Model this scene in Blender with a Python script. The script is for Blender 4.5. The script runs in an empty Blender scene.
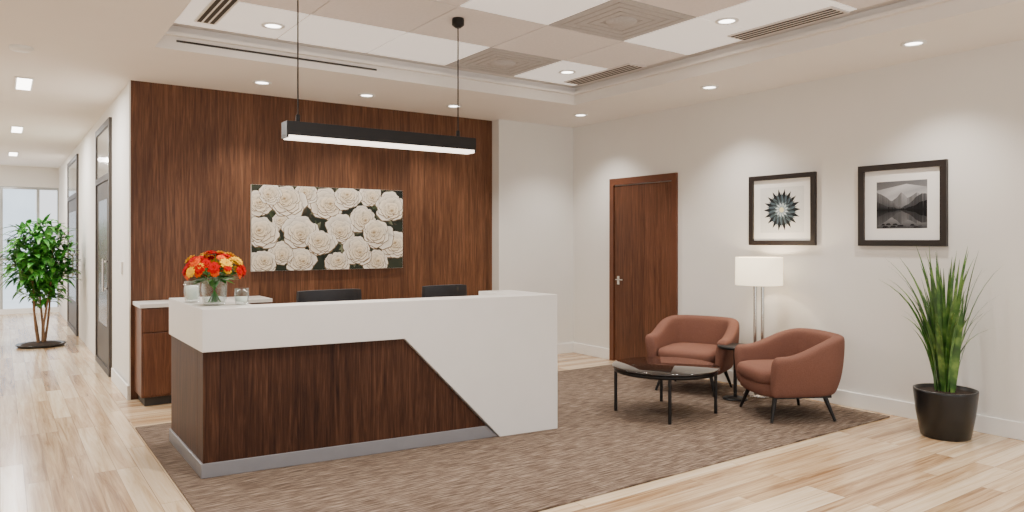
import bpy, bmesh, math, random
from mathutils import Vector, Matrix
random.seed(7)
S = bpy.context.scene

def lin(c):
    return tuple(((v/255)/12.92 if v/255 <= .04045 else ((v/255+.055)/1.055)**2.4) for v in c)

# ---------------------------------------------------------------- materials
def newmat(name):
    m = bpy.data.materials.new(name); m.use_nodes = True
    nt = m.node_tree
    return m, nt, nt.nodes['Principled BSDF']
def N(nt, t, **kw):
    n = nt.nodes.new(t)
    for k, v in kw.items():
        if k in n.inputs: n.inputs[k].default_value = v
        else: setattr(n, k, v)
    return n
def L(nt, a, b): nt.links.new(a, b)
def ramp(nt, fac, stops):
    r = nt.nodes.new('ShaderNodeValToRGB')
    e = r.color_ramp.elements
    while len(e) < len(stops): e.new(.5)
    for i, (p, c) in enumerate(stops):
        e[i].position = p; e[i].color = (*c, 1)
    L(nt, fac, r.inputs[0]); return r
def mth(nt, op, a, b=None):
    n = nt.nodes.new('ShaderNodeMath'); n.operation = op
    for i, v in enumerate((a, b)):
        if v is None: continue
        if hasattr(v, 'is_linked'): L(nt, v, n.inputs[i])
        else: n.inputs[i].default_value = v
    return n.outputs[0]

def simple(name, rgb, rough=.5, metal=0, var=.06, scale=8, bump=0, emis=0, spec=.5, coat=0, trans=0, ior=1.45):
    m, nt, b = newmat(name)
    c = lin(rgb)
    tc = N(nt, 'ShaderNodeTexCoord')
    no = N(nt, 'ShaderNodeTexNoise', Scale=scale, Detail=4.0)
    L(nt, tc.outputs['Object'], no.inputs['Vector'])
    r = ramp(nt, no.outputs['Fac'], [(.3, tuple(v*(1-var) for v in c)), (.7, tuple(min(1, v*(1+var)) for v in c))])
    L(nt, r.outputs[0], b.inputs['Base Color'])
    b.inputs['Roughness'].default_value = rough
    b.inputs['Metallic'].default_value = metal
    b.inputs['Specular IOR Level'].default_value = spec
    b.inputs['Coat Weight'].default_value = coat
    b.inputs['Coat Roughness'].default_value = .02
    b.inputs['Transmission Weight'].default_value = trans
    b.inputs['IOR'].default_value = ior
    if emis:
        b.inputs['Emission Color'].default_value = (*c, 1)
        b.inputs['Emission Strength'].default_value = emis
    if bump:
        bp = N(nt, 'ShaderNodeBump', Strength=bump, Distance=.01)
        L(nt, no.outputs['Fac'], bp.inputs['Height']); L(nt, bp.outputs[0], b.inputs['Normal'])
    return m

def walnut(name, dark, mid, light, band=.16, rough=.42, bandamt=.07, spec=.5):
    m, nt, b = newmat(name)
    tc = N(nt, 'ShaderNodeTexCoord'); sp = N(nt, 'ShaderNodeSeparateXYZ')
    L(nt, tc.outputs['Object'], sp.inputs[0])
    u = mth(nt, 'ADD', sp.outputs[0], sp.outputs[1])
    z = sp.outputs[2]
    bi = mth(nt, 'FLOOR', mth(nt, 'DIVIDE', u, band))
    wn = N(nt, 'ShaderNodeTexWhiteNoise', noise_dimensions='1D'); L(nt, bi, wn.inputs['W'])
    rnd = wn.outputs['Value']
    cx = N(nt, 'ShaderNodeCombineXYZ')
    L(nt, mth(nt, 'MULTIPLY', u, 34), cx.inputs[0])
    L(nt, mth(nt, 'MULTIPLY', rnd, 9), cx.inputs[1])
    L(nt, mth(nt, 'MULTIPLY', z, 1.5), cx.inputs[2])
    n1 = N(nt, 'ShaderNodeTexNoise', Scale=1.0, Detail=7.0, Roughness=.66, Distortion=1.1)
    L(nt, cx.outputs[0], n1.inputs['Vector'])
    cx2 = N(nt, 'ShaderNodeCombineXYZ')
    L(nt, mth(nt, 'MULTIPLY', u, 150), cx2.inputs[0]); L(nt, mth(nt, 'MULTIPLY', z, 5), cx2.inputs[2])
    n2 = N(nt, 'ShaderNodeTexNoise', Scale=1.0, Detail=3.0); L(nt, cx2.outputs[0], n2.inputs['Vector'])
    f = mth(nt, 'ADD', mth(nt, 'MULTIPLY', n1.outputs['Fac'], .66), mth(nt, 'MULTIPLY', n2.outputs['Fac'], .32))
    f = mth(nt, 'ADD', f, mth(nt, 'MULTIPLY', mth(nt, 'SUBTRACT', rnd, .5), bandamt))
    r = ramp(nt, f, [(.32, lin(dark)), (.49, lin(mid)), (.68, lin(light))])
    L(nt, r.outputs[0], b.inputs['Base Color'])
    b.inputs['Roughness'].default_value = rough
    b.inputs['Specular IOR Level'].default_value = spec
    bp = N(nt, 'ShaderNodeBump', Strength=.12, Distance=.004); L(nt, n2.outputs['Fac'], bp.inputs['Height'])
    L(nt, bp.outputs[0], b.inputs['Normal'])
    return m

def planks(name, rot):
    m, nt, b = newmat(name)
    tc = N(nt, 'ShaderNodeTexCoord'); mp = N(nt, 'ShaderNodeMapping')
    mp.inputs['Rotation'].default_value = (0, 0, rot)
    L(nt, tc.outputs['Object'], mp.inputs[0])
    br = N(nt, 'ShaderNodeTexBrick', Scale=1.0)
    br.offset = .37; br.offset_frequency = 3
    br.inputs['Brick Width'].default_value = 1.3; br.inputs['Row Height'].default_value = .12
    br.inputs['Mortar Size'].default_value = .0018; br.inputs['Mortar Smooth'].default_value = .2
    br.inputs['Color1'].default_value = (0, 0, 0, 1); br.inputs['Color2'].default_value = (1, 1, 1, 1)
    br.inputs['Mortar'].default_value = (.3, .3, .3, 1)
    L(nt, mp.outputs[0], br.inputs['Vector'])
    mp2 = N(nt, 'ShaderNodeMapping'); mp2.inputs['Scale'].default_value = (1.1, 24, 1)
    L(nt, mp.outputs[0], mp2.inputs[0])
    ad = N(nt, 'ShaderNodeVectorMath'); ad.operation = 'ADD'
    sc = N(nt, 'ShaderNodeVectorMath'); sc.operation = 'SCALE'; sc.inputs['Scale'].default_value = 7
    L(nt, br.outputs['Color'], sc.inputs[0]); L(nt, mp2.outputs[0], ad.inputs[0]); L(nt, sc.outputs[0], ad.inputs[1])
    no = N(nt, 'ShaderNodeTexNoise', Scale=1.0, Detail=7.0, Roughness=.68, Distortion=.8)
    L(nt, ad.outputs[0], no.inputs['Vector'])
    f = mth(nt, 'ADD', mth(nt, 'MULTIPLY', no.outputs['Fac'], .85), mth(nt, 'MULTIPLY', br.outputs['Color'], .28))
    r = ramp(nt, f, [(.34, lin((142, 108, 76))), (.50, lin((190, 159, 122))), (.66, lin((216, 193, 160))), (.82, lin((230, 213, 186)))])
    mx = N(nt, 'ShaderNodeMix', data_type='RGBA')
    L(nt, mth(nt, 'MULTIPLY', br.outputs['Fac'], .6), mx.inputs[0]); L(nt, r.outputs[0], mx.inputs[6]); mx.inputs[7].default_value = (*lin((108, 80, 56)), 1)
    L(nt, mx.outputs[2], b.inputs['Base Color'])
    b.inputs['Roughness'].default_value = .2
    b.inputs['Specular IOR Level'].default_value = .5
    bp = N(nt, 'ShaderNodeBump', Strength=.15, Distance=.002, invert=True); L(nt, br.outputs['Fac'], bp.inputs['Height'])
    L(nt, bp.outputs[0], b.inputs['Normal'])
    return m

def rugmat():
    m, nt, b = newmat('rug_weave')
    tc = N(nt, 'ShaderNodeTexCoord'); mp = N(nt, 'ShaderNodeMapping'); mp.inputs['Scale'].default_value = (7, 95, 1)
    L(nt, tc.outputs['Object'], mp.inputs[0])
    no = N(nt, 'ShaderNodeTexNoise', Scale=1.0, Detail=4.0, Roughness=.6, Distortion=.15); L(nt, mp.outputs[0], no.inputs['Vector'])
    r = ramp(nt, no.outputs['Fac'], [(.30, lin((66, 55, 47))), (.5, lin((110, 94, 82))), (.70, lin((162, 146, 131)))])
    L(nt, r.outputs[0], b.inputs['Base Color']); b.inputs['Roughness'].default_value = .95
    b.inputs['Specular IOR Level'].default_value = .1
    bp = N(nt, 'ShaderNodeBump', Strength=.5, Distance=.006); L(nt, no.outputs['Fac'], bp.inputs['Height']); L(nt, bp.outputs[0], b.inputs['Normal'])
    return m

def printmat():
    m, nt, b = newmat('printed_colour')
    a = N(nt, 'ShaderNodeAttribute', attribute_name='Col'); no = N(nt, 'ShaderNodeTexNoise', Scale=90.0)
    tc = N(nt, 'ShaderNodeTexCoord'); L(nt, tc.outputs['Object'], no.inputs['Vector'])
    r = ramp(nt, no.outputs['Fac'], [(.3, (.92, .92, .92)), (.7, (1, 1, 1))])
    mx = N(nt, 'ShaderNodeMix', data_type='RGBA', blend_type='MULTIPLY'); mx.inputs[0].default_value = 1
    L(nt, a.outputs['Color'], mx.inputs[6]); L(nt, r.outputs[0], mx.inputs[7])
    L(nt, mx.outputs[2], b.inputs['Base Color']); b.inputs['Roughness'].default_value = .7
    b.inputs['Specular IOR Level'].default_value = .2
    return m
def leafmat(name, stops, rough=.4):
    m, nt, b = newmat(name)
    tc = N(nt, 'ShaderNodeTexCoord'); no = N(nt, 'ShaderNodeTexNoise', Scale=14.0, Detail=2.0); L(nt, tc.outputs['Object'], no.inputs['Vector'])
    r = ramp(nt, no.outputs['Fac'], stops); L(nt, r.outputs[0], b.inputs['Base Color'])
    b.inputs['Roughness'].default_value = rough
    return m

M = {}
M['wall'] = simple('painted_wall', (230, 227, 221), .85, var=.012, scale=3)
M['ceil'] = simple('painted_ceiling', (237, 232, 226), .9, var=.01, scale=3)
M['white'] = simple('white_trim', (240, 239, 236), .5, var=.01)
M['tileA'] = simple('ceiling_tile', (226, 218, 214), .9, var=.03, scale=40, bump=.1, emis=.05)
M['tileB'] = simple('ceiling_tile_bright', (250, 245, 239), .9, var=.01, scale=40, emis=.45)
M['tileC'] = simple('ceiling_tile_grey', (186, 182, 181), .8, var=.08, scale=60)
M['tileD'] = simple('ceiling_tile_groove', (174, 170, 168), .8, var=.05)
M['grid'] = simple('ceiling_grid', (214, 208, 204), .7, var=.02)
M['slot'] = simple('dark_slot', (58, 54, 50), .7)
M['walnut'] = walnut('walnut_panelling', (66, 40, 25), (98, 63, 41), (134, 93, 65), spec=.3)
M['walnutD'] = walnut('walnut_desk', (34, 20, 14), (66, 41, 28), (98, 66, 47), band=.5, rough=.5, spec=.15)
M['doorw'] = walnut('walnut_door', (64, 37, 24), (93, 57, 38), (120, 80, 57), band=.6, spec=.35)
M['frame'] = simple('door_frame_wood', (98, 58, 38), .45, var=.12, scale=5)
M['quartz'] = simple('white_quartz', (228, 225, 220), .35, var=.015, scale=6)
M['kick'] = simple('brushed_steel_kick', (150, 150, 154), .4, metal=.5, var=.04)
M['floorX'] = planks('oak_planks_x', 0)
M['floorY'] = planks('oak_planks_y', math.pi/2)
M['rug'] = rugmat()
M['black'] = simple('black_metal', (28, 26, 25), .4, metal=.3)
M['blackp'] = simple('black_pot_glaze', (20, 20, 22), .28, var=.1)
M['frameb'] = simple('black_frame', (34, 27, 24), .4)
M['bronze'] = simple('bronze_metal', (74, 67, 60), .5, metal=.2)
M['dframe'] = simple('door_frame_bronze', (60, 54, 49), .5)
M['chrome'] = simple('chrome', (215, 212, 205), .15, metal=1, var=.02)
M['mat'] = simple('mat_board', (240, 238, 233), .8, var=.01)
M['print'] = printmat()
M['fabric'] = simple('dusty_brown_fabric', (120, 84, 72), .9, var=.1, scale=120, bump=.25, spec=.15)
M['office'] = simple('office_chair_leather', (28, 28, 32), .5)
M['tglass'] = simple('smoked_glass_top', (24, 18, 15), .03, var=.05, spec=.8, coat=.4)
M['shade'] = simple('lamp_shade_linen', (255, 238, 206), .8, var=.02, emis=1.5)
M['lite'] = simple('luminaire_lens', (255, 250, 242), .5, var=.01, emis=9)
M['litew'] = simple('pendant_diffuser', (255, 240, 224), .5, var=.01, emis=3.2)
M['leaf1'] = leafmat('tree_leaf', [(.3, lin((28, 82, 24))), (.5, lin((48, 118, 34))), (.7, lin((92, 160, 54)))])
M['leaf2'] = leafmat('grass_blade', [(.3, lin((38, 76, 26))), (.5, lin((62, 104, 38))), (.7, lin((112, 146, 68)))])
M['bark'] = simple('bark', (120, 90, 64), .8, var=.2, scale=30)
M['soil'] = simple('soil', (48, 36, 28), .95, var=.3, scale=60)
M['red'] = simple('petal_red', (186, 3, 4), .7, var=.15, scale=50, spec=.1)
M['orange'] = simple('petal_orange', (240, 92, 4), .7, var=.12, scale=50, spec=.2)
M['yellow'] = simple('petal_yellow', (250, 190, 24), .7, var=.12, scale=50, spec=.2)
M['steelg'] = simple('glass_grey', (168, 170, 166), .12, var=.1, scale=1, spec=.7)
M['doorg'] = simple('door_glass_dark', (108, 104, 98), .25, var=.1, scale=1, spec=.5)
M['candle'] = simple('candle_wax', (245, 242, 232), .5, var=.02, emis=.1)
M['ext'] = simple('exterior_building', (214, 224, 232), .8, var=.1, scale=1, emis=.6)  # emission stands in for bright daylight on the ground and buildings
g, nt, b = newmat('clear_glass')
tcg = N(nt, 'ShaderNodeTexCoord'); ng = N(nt, 'ShaderNodeTexNoise', Scale=6.0); L(nt, tcg.outputs['Object'], ng.inputs['Vector'])
rg = ramp(nt, ng.outputs['Fac'], [(0, (.90, .95, .94)), (1, (.96, .99, .99))])
tr = N(nt, 'ShaderNodeBsdfTransparent'); gl = N(nt, 'ShaderNodeBsdfGlossy', Roughness=.08); lw = N(nt, 'ShaderNodeLayerWeight', Blend=.3)
L(nt, rg.outputs[0], tr.inputs[0])
mxs = N(nt, 'ShaderNodeMixShader'); L(nt, mth(nt, 'MULTIPLY', lw.outputs['Facing'], .7), mxs.inputs[0]); L(nt, tr.outputs[0], mxs.inputs[1]); L(nt, gl.outputs[0], mxs.inputs[2])
L(nt, mxs.outputs[0], nt.nodes['Material Output'].inputs[0])
M['glass'] = g

# ---------------------------------------------------------------- mesh builder
class MB:
    def __init__(s): s.v = []; s.f = []; s.m = []; s.c = {}; s.mats = []; s.sm = []
    def mi(s, k):
        if k not in s.mats: s.mats.append(k)
        return s.mats.index(k)
    def add(s, vs, fs, mat, smooth=False, cols=None):
        o = len(s.v); s.v += [tuple(v) for v in vs]
        for f in fs: s.f.append([i+o for i in f]); s.m.append(s.mi(mat)); s.sm.append(smooth)
        if cols:
            for i, c in enumerate(cols): s.c[o+i] = c
    def box(s, x0, x1, y0, y1, z0, z1, mat):
        vs = [(x, y, z) for z in (z0, z1) for y in (y0, y1) for x in (x0, x1)]
        s.add(vs, [(0, 2, 3, 1), (4, 5, 7, 6), (0, 1, 5, 4), (2, 6, 7, 3), (0, 4, 6, 2), (1, 3, 7, 5)], mat)
    def prism(s, pts, ext, mat):
        n = len(pts); e = Vector(ext)
        vs = [Vector(p) for p in pts] + [Vector(p)+e for p in pts]
        s.add(vs, [tuple(range(n)), tuple(range(2*n-1, n-1, -1))] + [(i, i+n, (i+1) % n+n, (i+1) % n) for i in range(n)], mat)
    def tube(s, pts, rad, mat, n=10, cap=True, smooth=True):
        pts = [Vector(p) for p in pts]
        if not hasattr(rad, '__len__'): rad = [rad]*len(pts)
        vs = []
        for i, p in enumerate(pts):
            t = (pts[min(i+1, len(pts)-1)]-pts[max(i-1, 0)]).normalized()
            a = Vector((0, 0, 1)) if abs(t.z) < .9 else Vector((1, 0, 0))
            u = t.cross(a).normalized(); w = t.cross(u)
            for k in range(n):
                an = 2*math.pi*k/n
                vs.append(p + (u*math.cos(an)+w*math.sin(an))*rad[i])
        fs = []
        for i in range(len(pts)-1):
            for k in range(n):
                fs.append((i*n+k, i*n+(k+1) % n, (i+1)*n+(k+1) % n, (i+1)*n+k))
        s.add(vs, fs, mat, smooth)
        if cap:
            s.add(vs[:n], [tuple(range(n))], mat); s.add(vs[-n:], [tuple(range(n-1, -1, -1))], mat)
    def lathe(s, prof, c, mat, n=40, smooth=True):
        vs = []
        for r, z in prof:
            for k in range(n):
                a = 2*math.pi*k/n; vs.append((c[0]+r*math.cos(a), c[1]+r*math.sin(a), c[2]+z))
        fs = []
        for i in range(len(prof)-1):
            for k in range(n): fs.append((i*n+k, i*n+(k+1) % n, (i+1)*n+(k+1) % n, (i+1)*n+k))
        s.add(vs, fs, mat, smooth)
    def disc(s, c, r, mat, n=32):
        s.add([(c[0]+r*math.cos(2*math.pi*k/n), c[1]+r*math.sin(2*math.pi*k/n), c[2]) for k in range(n)], [tuple(range(n))], mat)
    def build(s, name, bevel=0, seg=2, sub=0, loc=None, rot=0, fix=True):
        me = bpy.data.meshes.new(name); me.from_pydata(s.v, [], s.f)
        for k in s.mats: me.materials.append(M[k])
        for i, p in enumerate(me.polygons): p.material_index = s.m[i]; p.use_smooth = s.sm[i]
        if s.c:
            a = me.color_attributes.new('Col', 'FLOAT_COLOR', 'POINT')
            for i in range(len(s.v)):
                a.data[i].color = (*s.c.get(i, (1, 1, 1)), 1)
        me.update()
        if fix:
            bm = bmesh.new(); bm.from_mesh(me); bmesh.ops.recalc_face_normals(bm, faces=bm.faces); bm.to_mesh(me); bm.free()
        ob = bpy.data.objects.new(name, me); S.collection.objects.link(ob)
        if bevel:
            md = ob.modifiers.new('bevel', 'BEVEL'); md.width = bevel; md.segments = seg; md.limit_method = 'ANGLE'
        if sub:
            md = ob.modifiers.new('sub', 'SUBSURF'); md.levels = sub; md.render_levels = sub
        if loc: ob.location = loc
        ob.rotation_euler = (0, 0, rot)
        return ob
def B(name, *a, **k):
    m = MB(); m.box(*a); return m.build(name, **k)

XR = 6.06; YW = 7.40; YC = 7.25; XC = 4.90; XH = .97; YF = 17.3; XL = -2.6; Y0 = -2.5; ZC = 2.9; ZT = 3.08
TX0, TX1, TY1 = .95, 5.05, 6.02
# ---------------------------------------------------------------- room shell
m = MB()
m.box(XL, .85, Y0, YF+.12, -.1, 0, 'floorY'); m.box(.85, XH+.12, YW, YF+.12, -.1, 0, 'floorY'); m.box(.85, XR, Y0, YW, -.1, 0, 'floorX')
m.build('floor')
B('wall_right', XR, XR+.12, Y0, YW+.1, 0, 3.3, 'wall')
B('wall_back', XC, XR, YC, YW+.1, 0, ZC, 'wall')
B('wall_walnut_panel', XH, XC, YW, YW+.12, 0, ZC, 'walnut')
B('wall_hall', XH, XH+.12, YW+.12, YF, 0, ZC, 'wall')
B('trim_1', XH-.012, XH+.0, YW-.0, YW+.12, 0, ZC, 'wall')
B('wall_left', XL-.12, XL, 1.0, YF, 0, ZC, 'wall')
m = MB()
m.box(XL, TX0, Y0, YF, ZC, ZC+.1, 'ceil'); m.box(TX0, XR, TY1, YW+.12, ZC, ZC+.1, 'ceil'); m.box(TX1, XR, Y0, TY1, ZC, ZC+.1, 'ceil'); m.box(TX0, XH+.12, YW+.12, YF, ZC, ZC+.1, 'ceil')
m.box(TX0-.05, TX0, Y0, TY1+.05, ZC+.1, ZT+.02, 'ceil'); m.box(TX1, TX1+.05, Y0, TY1+.05, ZC+.1, ZT+.02, 'ceil'); m.box(TX0, TX1, TY1, TY1+.05, ZC+.1, ZT+.02, 'ceil')
m.box(TX0, TX1, TY1-.05, TY1, ZC+.10, ZC+.125, 'ceil'); m.box(TX1-.05, TX1, Y0, TY1-.05, ZC+.10, ZC+.125, 'ceil'); m.box(TX0, TX0+.05, Y0, TY1-.05, ZC+.10, ZC+.125, 'ceil')
m.box(TX0-.05, TX1+.05, Y0, TY1+.05, ZT+.02, ZT+.06, 'ceil')
pit = (TX1-TX0-.2)/5
xs = [TX0+.1+pit*i for i in range(6)]
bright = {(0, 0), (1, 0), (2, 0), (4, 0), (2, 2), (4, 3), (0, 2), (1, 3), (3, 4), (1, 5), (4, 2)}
grey = {(3, 0), (3, 2), (1, 4), (3, 5)}
for j in range(10):
    y1 = TY1-.1-pit*j; y0 = y1-pit
    for i in range(5):
        k = 'tileB' if (i, j) in bright else 'tileC' if (i, j) in grey else 'tileA'
        m.box(xs[i]+.008, xs[i+1]-.008, y0+.008, y1-.008, ZT-.006, ZT+.02, k)
        if k == 'tileC':
            cx, cy = (xs[i]+xs[i+1])/2, (y0+y1)/2
            for q in range(1, 5):
                r = .04+.07*q
                m.box(cx-r, cx+r, cy-r, cy-r+.012, ZT-.009, ZT-.006, 'tileD'); m.box(cx-r, cx+r, cy+r-.012, cy+r, ZT-.009, ZT-.006, 'tileD')
                m.box(cx-r, cx-r+.012, cy-r, cy+r, ZT-.009, ZT-.006, 'tileD'); m.box(cx+r-.012, cx+r, cy-r, cy+r, ZT-.009, ZT-.006, 'tileD')
            m.lathe([(.001, -.02), (.1, -.018), (.12, 0)], (cx, cy, ZT-.006), 'tileC', n=32)
m.box(TX0, TX1, Y0, TY1, ZT+.001, ZT+.02, 'grid')
m.build('ceiling')
def vent(x0, x1, y0, y1, name='ceiling_air_vent'):
    m = MB(); z = ZT-.006
    m.box(x0, x1, y0, y1, z-.012, z, 'grid')
    n = 4; w = (x1-x0-.03)/n
    for i in range(n): m.box(x0+.02+w*i, x0+.02+w*i+w*.42, y0+.02, y1-.02, z-.015, z-.011, 'slot')
    m.build(name)
vent(4.72, 4.94, 2.86, 3.75); vent(4.72, 4.94, 4.85, 5.8)
m = MB(); m.box(1.17, 1.32, 4.6, 5.75, ZT-.02, ZT-.006, 'white')
for i in range(3): m.box(1.185+.045*i, 1.185+.045*i+.028, 4.63, 5.72, ZT-.023, ZT-.019, 'slot')
m.build('ceiling_air_vent')
B('ceiling_slot_diffuser', 1.1, 2.75, TY1-.006, TY1-.0, 2.96, 2.975, 'slot')

B('baseboard_right', XR-.018, XR, Y0, 5.475, 0, .13, 'white', bevel=.004)
B('baseboard_right_far', XR-.018, XR, 6.545, YC, 0, .13, 'white', bevel=.004)
B('baseboard_back', XC, XR-.018, YC-.018, YC, 0, .13, 'white', bevel=.004)
B('baseboard_hall', XH-.03, XH-.012, YW, 8.55, 0, .13, 'white', bevel=.004)

# door
m = MB(); ya, yb, zt = 5.475, 6.54, 2.185
m.box(XR-.03, XR, ya, ya+.07, 0, zt, 'frame'); m.box(XR-.03, XR, yb-.07, yb, 0, zt, 'frame'); m.box(XR-.03, XR, ya+.07, yb-.07, zt-.08, zt, 'frame')
m.box(XR-.014, XR, ya+.078, yb-.078, .01, zt-.088, 'doorw')
m.box(XR-.02, XR-.014, yb-.165, yb-.125, .92, 1.02, 'chrome')
m.tube([(XR-.014, yb-.145, .98), (XR-.06, yb-.145, .98), (XR-.062, yb-.27, .98)], .009, 'chrome')
m.build('door_1', bevel=.003)

def halldoor(n, ya, yb):
    m = MB(); x0 = XH-.03; x1 = XH
    m.box(x0, x1, ya, ya+.07, 0, 2.75, 'dframe'); m.box(x0, x1, yb-.07, yb, 0, 2.75, 'dframe')
    for z in (0, 2.1, 2.68): m.box(x0, x1, ya+.07, yb-.07, z, z+.07, 'dframe')
    m.box(x0+.015, x1, ya+.07, yb-.07, .07, 2.1, 'bronze'); m.box(x0+.012, x1, ya+.07, yb-.07, 2.17, 2.68, 'steelg')
    m.box(x0+.012, x0+.016, ya+.28, yb-.28, .5, 1.9, 'doorg')
    m.tube([(x0-.04, ya+.14, .9), (x0-.04, ya+.14, 1.25)], .012, 'chrome')
    m.box(x0-.04, x0+.015, ya+.135, ya+.145, .92, .94, 'chrome'); m.box(x0-.04, x0+.015, ya+.135, ya+.145, 1.21, 1.23, 'chrome')
    m.build('door_%d' % n)
halldoor(2, 8.75, 10.1); halldoor(3, 12.75, 14.6)
B('light_switch', XH-.02, XH-.0, 7.9, 7.98, 1.12, 1.24, 'white', bevel=.002)

m = MB()
m.box(XL, XH+.12, YF, YF+.12, 2.5, ZC, 'wall')
m.box(XL, XH+.12, YF, YF+.08, 0, .10, 'white')
for i, x in enumerate([XL, -1.7, -.8, .02, .62, XH]): m.box(x-.025, x+.025, YF, YF+.08, .10, 2.5, 'steelg')
for z in (1.05, 2.45): m.box(XL, XH, YF+.01, YF+.07, z, z+.045, 'steelg')
m.build('window_1')
m = MB(); m.box(-30, 30, YF+.2, 60, -.3, -.2, 'ext')
for x, y, w, h in ((-3, 30, 4, 7), (2.5, 34, 3.5, 4), (6, 40, 4, 12), (-.4, 38, 1.8, 2.6)): m.box(x, x+w, y, y+3, -.2, h, 'ext')
m.build('exterior_buildings')

B('area_rug', .85, 5.95, 3.1, 6.25, .0, .012, 'rug', bevel=.003)

# ---------------------------------------------------------------- reception desk
FL = Vector((.99, 4.64, 0)); FD = Vector((2.49, -.29, 0)); LEN = FD.length; FN = FD.normalized()
def dp(u, v, z):
    p = FL + FN*u; return (p.x, p.y+v, z)
m = MB(); H = 1.035; bz = .775; z0 = .0125
ud, ub = .511*LEN, .803*LEN
def slab(poly, v0, v1, mat):
    m.prism([dp(u, v0, z) for u, z in poly], (0, v1-v0, 0), mat)
slab([(0, bz), (ud, bz), (ub, z0), (LEN, z0), (LEN, H), (0, H)], 0, .20, 'quartz')
def blk(u0, u1, v0, v1, za, zb, mat):
    m.prism([dp(u0, v0, za), dp(u1, v0, za), dp(u1, v1, za), dp(u0, v1, za)], (0, 0, zb-za), mat)
blk(0, .34, .20, 1.05, bz, H, 'quartz')
blk(LEN-.3, LEN, .20, .62, z0, H, 'quartz')
slab([(.012, .09), (ub-.04-.045, .09), (ud-.0, bz), (.012, bz)], .03, .19, 'walnutD')
blk(.012, .30, .19, 1.03, .09, bz, 'walnutD')
slab([(.0, z0), (ub-.005, z0), (ub-.10, .10), (.0, .10)], .02, .19, 'kick')
blk(.0, .28, .19, 1.04, z0, .10, 'kick')
blk(.30, LEN-.3, .19, .75, .70, .735, 'quartz')
m.build('reception_desk', bevel=.003)

m = MB()
m.box(1.0, 2.1, 7.0, YW-.005, .08, .86, 'doorw'); m.box(1.03, 2.1, 7.04, YW-.005, 0, .08, 'slot')
m.box(.985, 2.12, 6.98, YW-.002, .86, .895, 'quartz')
for x in (1.01, 1.56): 
    m.box(x, x+.53, 6.985, 7.0, .10, .64, 'doorw'); m.box(x, x+.53, 6.985, 7.0, .65, .85, 'doorw')
    m.box(x+.2, x+.33, 6.965, 6.985, .74, .752, 'chrome'); m.box(x+.46, x+.472, 6.965, 6.985, .4, .52, 'chrome')
m.build('storage_credenza', bevel=.003)

def office(x, y, w):
    m = MB()
    n = 9; vs = []; fs = []
    for j in range(6):
        z = .56+.46*j/5
        for i in range(n):
            t = (i/(n-1)-.5)*2
            hw = w/2*(1-.02*(j == 5)-.12*(j == 0))
            vs.append((t*hw, -.06-.07*t*t, z - (.01*abs(t)**4 if j == 5 else 0)))
    k = len(vs)
    vs += [(a*1.0, b-.05, c) for a, b, c in vs]
    for j in range(5):
        for i in range(n-1):
            q = j*n+i; fs.append((q, q+1, q+n+1, q+n)); fs.append((k+q, k+q+n, k+q+n+1, k+q+1))
    for i in range(n-1):
        fs.append((i, k+i, k+i+1, i+1)); q = 5*n+i; fs.append((q, q+1, k+q+1, k+q))
    for j in range(5):
        q = j*n; fs.append((q, q+n, k+q+n, k+q)); q = j*n+n-1; fs.append((q, k+q, k+q+n, q+n))
    m.add(vs, fs, 'office', True)
    m.box(-w/2+.02, w/2-.02, -.02, .44, .44, .52, 'office')
    m.tube([(0, -.09, .8), (0, -.13, .5), (0, .1, .42)], .022, 'black')
    m.tube([(0, .2, .44), (0, .2, .1)], [.03, .035], 'black')
    for a in range(5):
        an = a*math.tau/5+.3; c, s_ = math.cos(an), math.sin(an)
        m.tube([(0, .2, .12), (.27*c, .2+.27*s_, .075)], [.025, .015], 'black')
        m.tube([(.27*c-.012*s_, .2+.27*s_+.012*c, .03), (.27*c+.012*s_, .2+.27*s_-.012*c, .03)], .028, 'black', n=14)
    for sx in (-1, 1):
        m.tube([(sx*(w/2), .08, .48), (sx*(w/2+.03), .08, .66), (sx*(w/2+.03), .32, .68)], .014, 'black')
    return m.build('office_chair', bevel=.01, loc=(x, y, .013), rot=math.pi)
office(2.29, 5.80, .56); office(3.41, 5.80, .46)

# ---------------------------------------------------------------- vase with flowers
ZD = H
def glassware(m, c, r, h, mat='glass'):
    m.lathe([(.001, .004), (r*.82, .004), (r*.9, .02), (r, h*.5), (r*.95, h), (r*.9, h), (r*.94, h*.5), (r*.8, .02), (.001, .016)], c, mat, n=32)
VC = Vector((1.115, 4.88, ZD+.0005))
m = MB(); glassware(m, VC, .078, .185)
def bloom(m, c, r, mat, up):
    up = up.normalized(); a = up.cross(Vector((.3, .2, 1))).normalized(); b_ = up.cross(a)
    for ly, (np_, rr, tilt) in enumerate([(9, 1.0, .1), (8, .8, .5), (6, .5, .85)]):
        for k in range(np_):
            an = math.tau*k/np_+ly*.4+random.random()*.2
            d = a*math.cos(an)+b_*math.sin(an); sd = up.cross(d)
            tip = c + d*r*rr*math.cos(tilt)+up*r*rr*math.sin(tilt)
            midp = c + d*r*rr*.55*math.cos(tilt*1.2)+up*r*(rr*.5*math.sin(tilt*1.2)+.18)
            w = r*rr*.30
            m.add([c, midp-sd*w, tip-sd*w*.6, tip+up*r*.1, tip+sd*w*.6, midp+sd*w], [(0, 1, 5), (1, 2, 3, 4, 5)], mat, False)
cols = ['red', 'red', 'orange', 'yellow', 'red', 'orange', 'red', 'yellow', 'yellow', 'red']
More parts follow.
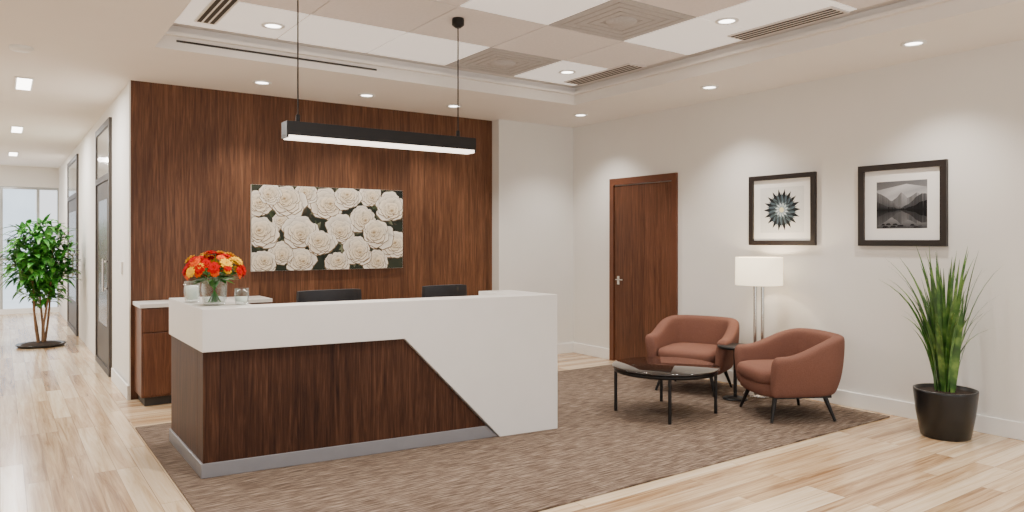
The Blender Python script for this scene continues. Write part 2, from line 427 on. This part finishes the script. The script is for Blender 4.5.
for i in range(78):
    th = math.acos(1-random.random()*1.1); ph = random.random()*math.tau
    d = Vector((math.sin(th)*math.cos(ph), math.sin(th)*math.sin(ph), math.cos(th)))
    c = VC+Vector((0, 0, .205))+Vector((d.x*.165, d.y*.165, d.z*.12))*random.uniform(.9, 1.12)
    mt = cols[i % 10]
    bloom(m, c, random.uniform(.024, .042), mt, d+Vector((0, 0, .2)))
    if i % 3 == 0: m.tube([VC+Vector((-d.x*.04, -d.y*.04, .02)), VC+Vector((d.x*.03, d.y*.03, .15)), c], .0025, 'leaf1', n=5)
for i in range(70):
    ph = random.random()*math.tau; d = Vector((math.cos(ph), math.sin(ph), random.uniform(-.3, .8))); s_ = Vector((-math.sin(ph), math.cos(ph), 0))
    p = VC+Vector((0, 0, .18))+d*.05; L_ = .08+random.random()*.05
    m.add([p, p+d*L_*.5+s_*.02, p+d*L_+Vector((0, 0, -.01)), p+d*L_*.5-s_*.02], [(0, 1, 2, 3)], 'leaf1', True)
m.build('flower_vase', fix=False)
for c, r, h, hw in (((1.048, 5.20, ZD+.0005), .052, .14, .11), ((1.27, 4.83, ZD+.0005), .045, .105, .05)):
    m = MB(); glassware(m, c, r, h); m.lathe([(.001, .02), (r*.74, .02), (r*.78, hw), (.001, hw)], c, 'candle', n=24); m.build('candle_glass', fix=False)

# ---------------------------------------------------------------- wall art
m = MB(); ax0, ax1, az0, az1 = 2.03, 3.68, 1.14, 2.0; ay = YW-.035
m.box(ax0, ax1, ay, YW, az0, az1, 'mat')
yy = [ay-.0006]
def flat(pts, cs):
    yy[0] -= .000002
    pts = [(min(max(x, ax0+.001), ax1-.001), yy[0], min(max(z, az0+.001), az1-.001)) for x, z in pts]
    m.add(pts, [tuple(range(len(pts)))] if len(pts) < 5 else [(0, i, i+1) for i in range(1, len(pts)-1)], 'print', False, cs)
bg = [lin((38, 44, 34)), lin((52, 58, 46)), lin((30, 34, 30)), lin((60, 64, 54))]
flat([(ax0, az0), (ax1, az0), (ax1, az1), (ax0, az1)], bg)
for i in range(260):
    x = random.uniform(ax0, ax1); z = random.uniform(az0, az1); a = random.random()*math.tau; l = random.uniform(.05, .12); w = l*.3
    c = random.choice([(70, 80, 54), (92, 100, 74), (44, 52, 40), (120, 122, 98), (74, 68, 54)]); dk = tuple(v*.5 for v in c)
    ca, sa = math.cos(a), math.sin(a)
    flat([(x, z), (x+ca*l*.4-sa*w, z+sa*l*.4+ca*w), (x+ca*l, z+sa*l), (x+ca*l*.4+sa*w, z+sa*l*.4-ca*w)], [lin(dk), lin(c), lin(c), lin(dk)])
def rose(x, z, R):
    va = random.random()*math.tau
    ox, oz = R*.26*math.cos(va), R*.22*math.sin(va)
    sq = random.uniform(.82, 1.0)
    lay = [(5, 1.04, 1), (5, .90, 1), (5, .74, 1), (4, .60, 1), (4, .45, 1), (3, .32, 1), (3, .2, 1)]
    for li, (n, f, _) in enumerate(lay):
        t = li/6; px0, pz0 = x+ox*t, z+oz*t
        for k in range(n):
            a = math.tau*k/n + li*.65+random.random()*.5; r = R*f*random.uniform(.84, 1.14); hw = math.pi/n*1.35
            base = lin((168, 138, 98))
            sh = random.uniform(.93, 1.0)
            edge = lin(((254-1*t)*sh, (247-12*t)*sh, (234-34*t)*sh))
            pts = [(px0+math.cos(a)*r*.1, pz0+math.sin(a)*r*.1*sq)]; cs = [base]
            for q in range(11):
                u = -1+2*q/10; rr = r*(1-.30*abs(u)**2.4+.035*math.sin(q*1.9+k)+random.uniform(-.015, .015))
                an = a+u*hw
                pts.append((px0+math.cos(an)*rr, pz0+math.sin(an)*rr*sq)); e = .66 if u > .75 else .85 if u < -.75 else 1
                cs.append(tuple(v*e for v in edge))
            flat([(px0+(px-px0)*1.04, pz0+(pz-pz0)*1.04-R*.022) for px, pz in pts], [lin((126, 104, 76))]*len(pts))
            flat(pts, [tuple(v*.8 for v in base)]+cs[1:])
rs = [(.06, .66, .13), (.19, .77, .11), (.11, .38, .17), (.36, .70, .17), (.56, .80, .10), (.50, .40, .17), (.30, .18, .12), (.77, .67, .17), (.71, .28, .16), (.93, .42, .15), (1.00, .76, .14),
      (1.11, .20, .15), (1.17, .54, .15), (1.27, .79, .12), (1.35, .38, .17), (1.50, .67, .17), (1.56, .24, .16), (.48, .10, .15), (.88, .07, .13), (1.32, .07, .13), (.10, .08, .14), (.30, .50, .09)]
random.shuffle(rs)
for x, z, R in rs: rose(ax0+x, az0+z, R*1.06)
m.build('rose_canvas_art', fix=False)

# ---------------------------------------------------------------- framed pictures
def frame(m, y0, y1, z0, z1, fw, inset):
    x1 = XR; x0 = XR-.035
    m.box(x0, x1, y0, y0+fw, z0, z1, 'frameb'); m.box(x0, x1, y1-fw, y1, z0, z1, 'frameb')
    m.box(x0, x1, y0+fw, y1-fw, z0, z0+fw, 'frameb'); m.box(x0, x1, y0+fw, y1-fw, z1-fw, z1, 'frameb')
    m.box(XR-.012, x1, y0+fw, y1-fw, z0+fw, z1-fw, 'mat')
def pf(m, off, pts, cs):
    m.add([(XR-.0125-off, y, z) for y, z in pts], [tuple(range(len(pts)))] if len(pts) < 5 else [(0, i, i+1) for i in range(1, len(pts)-1)], 'print', False, cs)
m = MB(); y0, y1, z0, z1 = 3.82, 4.53, 1.40, 2.07; frame(m, y0, y1, z0, z1, .045, .1)
cy, cz = (y0+y1)/2, (z0+z1)/2
pf(m, .0003, [(cy-.235, cz-.215), (cy+.235, cz-.215), (cy+.235, cz+.215), (cy-.235, cz+.215)], [lin((226, 226, 222))]*4)
o = .0006
for ly, (n, r, w, c, c2) in enumerate([(18, .20, .024, (18, 22, 26), (40, 46, 50)), (18, .165, .018, (84, 100, 110), (18, 20, 24)), (14, .12, .017, (14, 18, 22), (120, 138, 146)), (12, .07, .013, (214, 226, 230), (80, 110, 122))]):
    for k in range(n):
        a = math.tau*(k+.5*(ly % 2))/n; ca, sa = math.cos(a), math.sin(a); o += .00001
        pf(m, o, [(cy, cz), (cy+ca*r*.6-sa*w, cz+sa*r*.6+ca*w), (cy+ca*r, cz+sa*r), (cy+ca*r*.6+sa*w, cz+sa*r*.6-ca*w)], [lin(c2), lin(c), lin(c), lin(c2)])
pf(m, o+.0002, [(cy+.025*math.cos(t*math.tau/14), cz+.025*math.sin(t*math.tau/14)) for t in range(14)], [lin((225, 218, 170))]*14)
m.build('framed_flower_print', fix=False)
m = MB(); y0, y1, z0, z1 = 2.70, 3.415, 1.40, 2.08; frame(m, y0, y1, z0, z1, .05, .1)
cy, cz = (y0+y1)/2+.0, (z0+z1)/2
w, h = .205, .195
def P(u, v): return (cy+w-2*w*u, cz-h+2*h*v)
def G(g): return lin((g, g, g+2))
pf(m, .0003, [P(0, 0), P(1, 0), P(1, 1), P(0, 1)], [G(150), G(160), G(110), G(95)])
pf(m, .0004, [P(.0, .6), P(1, .58), P(1, .85), P(.6, .93), P(.0, .82)], [G(170), G(190), G(150), G(195), G(150)])
o = .0005
def ridge(line, g0, g1, mirror=True):
    global o
    pts = line[:]
    for it in range(4):
        np2 = [pts[0]]
        for a, b_ in zip(pts, pts[1:]):
            np2 += [((a[0]+b_[0])/2, (a[1]+b_[1])/2+random.uniform(-1, 1)*.10*abs(b_[0]-a[0])), b_]
        pts = np2
    HZ = .40
    for a, b_ in zip(pts, pts[1:]):
        gg = g1+(22 if b_[1] < a[1] else -14)+random.randint(-12, 12)
        pf(m, o, [P(a[0], HZ), P(b_[0], HZ), P(*b_), P(*a)], [G(g0)]*2+[G(max(5, gg))]*2)
        if mirror:
            ra, rb = max(0, HZ-(a[1]-HZ)*.9), max(0, HZ-(b_[1]-HZ)*.9)
            pf(m, o, [P(a[0], HZ), P(b_[0], HZ), P(b_[0], rb), P(a[0], ra)], [G(g0*.8)]*2+[G(max(5, gg*.7))]*2)
    o += .0002
pf(m, o, [P(0, 0), P(1, 0), P(1, .4), P(0, .4)], [G(60), G(70), G(150), G(140)]); o += .0002
ridge([(0, .60), (.15, .66), (.32, .58), (.50, .76), (.62, .64), (.8, .74), (1, .62)], 100, 122)
ridge([(0, .78), (.12, .72), (.25, .62), (.40, .50), (.52, .44), (.66, .52), (.8, .66), (.9, .72), (1, .70)], 50, 80)
ridge([(0, .58), (.12, .52), (.25, .46), (.42, .42), (.6, .42), (.78, .48), (1, .58)], 20, 34)
for i in range(18):
    u = random.random()*.85; v = random.random()*.08; l = .05+random.random()*.1
    pf(m, o, [P(u, v), P(min(1, u+l), v), P(min(1, u+l*.7), v+.035), P(u+l*.2, v+.03)], [G(random.choice([18, 30, 70, 26]))]*4); o += .00002
m.build('framed_landscape_photograph', fix=False)
random.seed(11)

# ---------------------------------------------------------------- tub chairs
def tub(name, x, y, face):
    m = MB()
    path = []
    hw, dp_ = .325, .33; nn = 2.9
    for i in range(7): path.append((-hw, -.30+.30*i/6))
    K = 16
    for i in range(1, K):
        t = math.pi*i/K
        cx = -math.cos(t); sy = math.sin(t)
        path.append((hw*math.copysign(abs(cx)**(2/nn), cx), dp_*abs(sy)**(2/nn)))
    for i in range(7): path.append((hw, -.30*i/6))
    n = len(path); vs = []
    for i, (px, py) in enumerate(path):
        a = Vector(path[max(i-1, 0)]); b_ = Vector(path[min(i+1, n-1)]); t = (b_-a).normalized(); nrm = Vector((-t.y, t.x))
        if nrm.dot(Vector((px, py+.0))) < 0: nrm = -nrm
        s_ = min(1, max(0, (py+.20)/.48)); s_ = s_*s_*(3-2*s_)
        Ht = .53+.145*s_
        end = min(i, n-1-i); th = .046 if end > 0 else .034
        if end == 0: Ht -= .02
        sec = [(-.045-.0, .22), (-th, .38), (-th+.01, Ht-.07), (-th+.018, Ht-.012), (0+.02, Ht), (th+.027, Ht-.006), (th+.035, Ht-.045), (th+.022, .40), (th-.012, .27), (.005, .20), (-.03, .20)]
        for o_, z in sec:
            vs.append((px+nrm.x*o_, py+nrm.y*o_ , z))
    q = len(sec); fs = []
    for i in range(n-1):
        for k in range(q): fs.append((i*q+k, i*q+(k+1) % q, (i+1)*q+(k+1) % q, (i+1)*q+k))
    fs.append(tuple(range(q))); fs.append(tuple(range((n-1)*q+q-1, (n-1)*q-1, -1)))
    m.add(vs, fs, 'fabric', True)
    ob = m.build(name+'_shell', sub=2)
    m2 = MB()
    def pad(levels, cy):
        nn_ = 28; vs = []; fs = []
        for r, z in levels:
            for k in range(nn_):
                a = math.tau*k/nn_; c, s2 = math.cos(a), math.sin(a)
                yv = .31*math.copysign(abs(s2)**.55, s2); xv = .285*math.copysign(abs(c)**.45, c)
                vs.append((xv*r, cy+yv*r, z))
        for i in range(len(levels)-1):
            for k in range(nn_): fs.append((i*nn_+k, i*nn_+(k+1) % nn_, (i+1)*nn_+(k+1) % nn_, (i+1)*nn_+k))
        fs.append(tuple(range(nn_))); fs.append(tuple(range(len(levels)*nn_-1, (len(levels)-1)*nn_-1, -1)))
        m2.add(vs, fs, 'fabric', True)
    pad([(.90, .19), (.98, .21), (1.0, .25), (1.0, .285), (.98, .295)], -.03)
    pad([(.94, .295), (1.0, .308), (1.02, .34), (1.02, .37), (.98, .395), (.85, .409), (.45, .415), (.1, .416)], -.045)
    for sx in (-1, 1):
        for sy in (-1, 1):
            m2.tube([(sx*.22, sy*.20-.01, .215), (sx*.285, sy*.265-.01, .0)], [.021, .011], 'black', n=12)
    m2.box(-.26, .26, -.24, .24, .18, .205, 'black')
    ob2 = m2.build(name+'_seat')
    e = bpy.data.objects.new(name, None); S.collection.objects.link(e)
    ob.parent = e; ob2.parent = e
    ob.name = 'shell'; ob2.name = 'seat_and_legs'
    e.location = (x, y, .0135); e.rotation_euler = (0, 0, math.atan2(face[1], face[0])+math.pi/2)
    return e
tub('armchair', 5.33, 3.63, (-.88, .475))
tub('armchair', 5.50, 4.76, (-.93, -.38))

m = MB(); c = (4.55, 4.25, .013); R = .44
m.lathe([(.001, .375), (R-.012, .375), (R, .379), (R, .389), (R-.006, .393), (.001, .393)], c, 'tglass', n=72)
m.lathe([(R-.035, .345), (R-.015, .345), (R-.015, .374), (R-.035, .374), (R-.035, .345)], c, 'black', n=72)
for k in range(4):
    a = math.pi/4+math.pi/2*k+.05
    x, y = c[0]+math.cos(a)*(R-.03), c[1]+math.sin(a)*(R-.03)
    m.tube([(x, y, .013), (x, y, .388)], .014, 'black', n=12)
m.build('coffee_table')
m = MB(); c = (5.44, 4.235, .013)
m.lathe([(.001, .46), (.15, .46), (.156, .465), (.156, .48), (.15, .485), (.001, .485)], c, 'black', n=48)
m.tube([(c[0], c[1], .02), (c[0], c[1], .475)], .016, 'black')
m.lathe([(.001, 0), (.11, 0), (.11, .01), (.03, .02), (.001, .02)], c, 'black', n=40)
m.build('side_table')
m = MB(); c = (5.75, 4.21, .013)
m.lathe([(.001, 0), (.14, 0), (.14, .015), (.13, .022), (.001, .022)], c, 'chrome', n=48)
for s_ in (-1, 1):
    dx, dy = .8184*.034*s_, -.5747*.034*s_
    m.tube([(c[0]+dx, c[1]+dy, .03), (c[0]+dx, c[1]+dy, 1.06)], .016, 'chrome', n=16)
m.tube([(c[0]-.05, c[1]+.035, 1.06), (c[0]+.05, c[1]-.035, 1.06)], .014, 'chrome')
m.tube([(c[0], c[1], 1.06), (c[0], c[1], 1.12)], .015, 'chrome')
for k in range(3):
    a = k*math.tau/3; m.tube([(c[0], c[1], 1.10), (c[0]+.198*math.cos(a), c[1]+.198*math.sin(a), 1.06)], .003, 'chrome', n=5)
m.lathe([(.210, 1.035), (.208, 1.29), (.205, 1.29), (.207, 1.035), (.210, 1.035)], (c[0], c[1], 0), 'shade', n=64)
m.lathe([(.001, 1.13), (.025, 1.14), (.03, 1.17), (.02, 1.2), (.001, 1.205)], (c[0], c[1], 0), 'lite', n=16)
m.build('floor_lamp')

# ---------------------------------------------------------------- pendant
m = MB(); px0, px1, py, pz0, pz1 = 1.47, 2.87, 4.6, 2.09, 2.20
m.box(px0, px1, py-.055, py+.055, pz0+.022, pz1, 'black')
m.box(px0, px0+.012, py-.055, py+.055, pz0+.005, pz0+.022, 'black'); m.box(px1-.012, px1, py-.055, py+.055, pz0+.005, pz0+.022, 'black')
m.box(px0+.012, px1-.012, py-.050, py+.050, pz0, pz0+.022, 'litew')
for x in (1.558, 2.747):
    m.tube([(x, py, pz1), (x, py, ZT-.02)], .005, 'black', n=8)
    m.tube([(x, py, pz1), (x, py, pz1+.05)], .014, 'black', n=12)
    m.lathe([(.001, 0), (.042, 0), (.045, -.015), (.045, -.05), (.02, -.07), (.001, -.07)], (x, py, ZT-.006), 'black', n=24)
m.build('linear_pendant_light', bevel=.002)

# ---------------------------------------------------------------- downlights
K = 1.6
WC = (1, .94, .87)
def spot(x, y, z, power, ang=115, col=WC, r=.06, blend=.8):
    m = MB()
    m.lathe([(.085, 0), (.085, -.008), (.06, -.01), (.058, -.002), (.058, 0)], (x, y, z), 'white', n=32)
    m.disc((x, y, z-.003), .058, 'lite')
    m.build('recessed_downlight', fix=False)
    l = bpy.data.lights.new('downlight_beam', 'SPOT'); l.energy = power*K; l.spot_size = math.radians(ang); l.spot_blend = blend; l.color = col; l.shadow_soft_size = r
    o = bpy.data.objects.new('downlight_beam', l); S.collection.objects.link(o); o.location = (x, y, z-.03)
ZTT = ZT-.006
for x, y in ((1.69, 5.55), (4.48, 5.45), (4.4, 3.5)): spot(x, y, ZTT, 68)
for x, y in ((2.1, 2.7), (4.0, 1.2), (2.1, .2), (1.5, 3.6)): spot(x, y, ZTT, 88)  # unseen downlights added out of view to light the room
for y in (.8, 2.69, 4.575, 6.45): spot(5.5, y, ZC, 64, 112, blend=.85)
for x in (1.97, 3.0, 4.01): spot(x, 6.8, ZC, 46, 108, blend=.7)
spot(.2, 4.2, ZC, 50); spot(-1.2, 2.5, ZC, 55)
def hallight(x, y):
    m = MB(); m.box(x-.07, x+.07, y-.30, y+.30, ZC-.012, ZC, 'white'); m.box(x-.055, x+.055, y-.285, y+.285, ZC-.015, ZC-.011, 'lite'); m.build('hall_ceiling_light')
    l = bpy.data.lights.new('hall_light', 'AREA'); l.shape = 'RECTANGLE'; l.size = .11; l.size_y = .55; l.energy = 55; l.color = (1, .97, .94)
    o = bpy.data.objects.new('hall_light', l); S.collection.objects.link(o); o.location = (x, y, ZC-.02)
for y in (8.1, 11.5, 14.8): hallight(.18, y); hallight(-1.3, y)
m = MB(); m.lathe([(.001, -.03), (.06, -.03), (.08, -.012), (.08, 0)], (.13, 6.6, ZC), 'white', n=32); m.build('smoke_detector')
l = bpy.data.lights.new('pendant_light', 'AREA'); l.shape = 'RECTANGLE'; l.size = 1.3; l.size_y = .06; l.energy = 12; l.color = (1, .95, .9)
o = bpy.data.objects.new('pendant_light', l); S.collection.objects.link(o); o.location = ((px0+px1)/2, py, pz0-.004)
l = bpy.data.lights.new('lamp_bulb', 'POINT'); l.energy = 10; l.color = (1, .83, .62); l.shadow_soft_size = .03
o = bpy.data.objects.new('lamp_bulb', l); S.collection.objects.link(o); o.location = (5.75, 4.21, 1.235)

# ---------------------------------------------------------------- plants
m = MB(); C = Vector((.46, 11.86, 0))
m.lathe([(.001, .0), (.26, .0), (.30, .03), (.29, .04), (.25, .03), (.001, .03)], C, 'blackp', n=48)
m.lathe([(.24, .03), (.18, .05), (.001, .06)], C, 'soil', n=24)
for k in range(5):
    a = k*math.tau/5+random.random()*.5; r0 = .03+.02*random.random(); r1 = .12+.1*random.random()
    hh = random.uniform(1.0, 1.45)
    pts = [C+Vector((math.cos(a)*(r0+(r1-r0)*t**1.5)+.02*math.sin(t*6+k), math.sin(a)*(r0+(r1-r0)*t**1.5), .04+hh*t)) for t in [0, .2, .4, .6, .8, 1]]
    m.tube(pts, [.018, .015, .013, .011, .009, .006], 'bark', n=8)
def leaf(m, p, d, l, w, mat, droop=.3, xmax=99):
    d = d.normalized(); s_ = d.cross(Vector((0, 0, 1)))
    if s_.length < .01: s_ = Vector((1, 0, 0))
    s_.normalize(); up = s_.cross(d); dz = Vector((0, 0, -1))
    P_ = lambda t: p+d*l*t+dz*droop*l*t*t
    vs = [P_(0)]
    for t, ww in ((.25, .8), (.55, 1), (.8, .6)):
        vs += [P_(t)-s_*w*ww+up*w*.25, P_(t), P_(t)+s_*w*ww+up*w*.25]
    vs.append(P_(1))
    for v in vs: v.x = min(v.x, xmax)
    m.add(vs, [(0, 1, 2), (0, 2, 3), (1, 4, 5, 2), (2, 5, 6, 3), (4, 7, 8, 5), (5, 8, 9, 6), (7, 10, 8), (8, 10, 9)], mat, True)
for i in range(1150):
    th = math.acos(random.uniform(-1, 1)); ph = random.random()*math.tau; rr = random.random()**.45
    z = 1.12+.62*rr*math.cos(th)
    wv = .37*(1.0 if z > .9 else .72)
    p = C+Vector((math.sin(th)*math.cos(ph)*rr*wv, math.sin(th)*math.sin(ph)*rr*wv, z))
    d = Vector((p.x-C.x, p.y-C.y, .0))*1.6+Vector((random.uniform(-.5, .5), random.uniform(-.5, .5), random.uniform(.0, .9)))
    leaf(m, p, d, random.uniform(.15, .28), random.uniform(.024, .038), 'leaf1', random.uniform(.2, .9), xmax=.93)
m.build('potted_tree', fix=False)

m = MB(); C = Vector((5.72, 2.57, 0))
m.lathe([(.001, 0), (.155, 0), (.165, .01), (.195, .18), (.212, .335), (.212, .35), (.198, .35), (.195, .31), (.001, .31)], C, 'blackp', n=56)
m.lathe([(.195, .325), (.1, .335), (.001, .34)], C, 'soil', n=32)
def blade(a, r0, hgt, lean, curl, w):
    d = Vector((math.cos(a), math.sin(a), 0)); s_ = Vector((-math.sin(a), math.cos(a), 0))
    n = 10; vs = []
    tw = random.uniform(-1, 1)
    for i in range(n+1):
        t = i/n
        out = r0+lean*t+curl*t**3; zz = .32+hgt*t-curl*.55*max(0, t-.5)**2*4
        p = C+d*out+Vector((0, 0, zz))
        ww = w*(1-t**2.6)*(.6+.8*min(1, t*4)) + .0006
        sv = (s_*math.cos(tw)+d*math.sin(tw))
        a1 = p-sv*ww; a2 = p+sv*ww
        for q_ in (a1, a2): q_.x = min(q_.x, XR-.025)
        vs += [a1, a2]
    m.add(vs, [(2*i, 2*i+1, 2*i+3, 2*i+2) for i in range(n)], 'leaf2', True)
for i in range(62):
    a = random.random()*math.tau
    blade(a, random.random()*.08, random.uniform(.45, 1.14), random.uniform(.0, .14), random.uniform(0, .12), random.uniform(.009, .016))
for i in range(26):
    a = random.random()*math.tau
    blade(a, random.random()*.06, random.uniform(.6, 1.12), random.uniform(.12, .2), random.uniform(.12, .32), random.uniform(.007, .012))
m.build('potted_grass_plant', fix=False)

# ---------------------------------------------------------------- world + camera
w = bpy.data.worlds.new('World'); S.world = w; w.use_nodes = True
bgn = w.node_tree.nodes['Background']; bgn.inputs[0].default_value = (.95, .965, 1.0, 1); bgn.inputs[1].default_value = 1.85
cam = bpy.data.cameras.new('camera'); co = bpy.data.objects.new('camera', cam); S.collection.objects.link(co)
cam.sensor_width = 36; cam.lens = 36*729/1024; cam.shift_y = -16/1024; cam.clip_start = .05
co.location = (0, 0, 1.45)
yaw = math.atan2(.5747, .8184)
co.rotation_euler = (math.pi/2, 0, -yaw)
S.camera = co
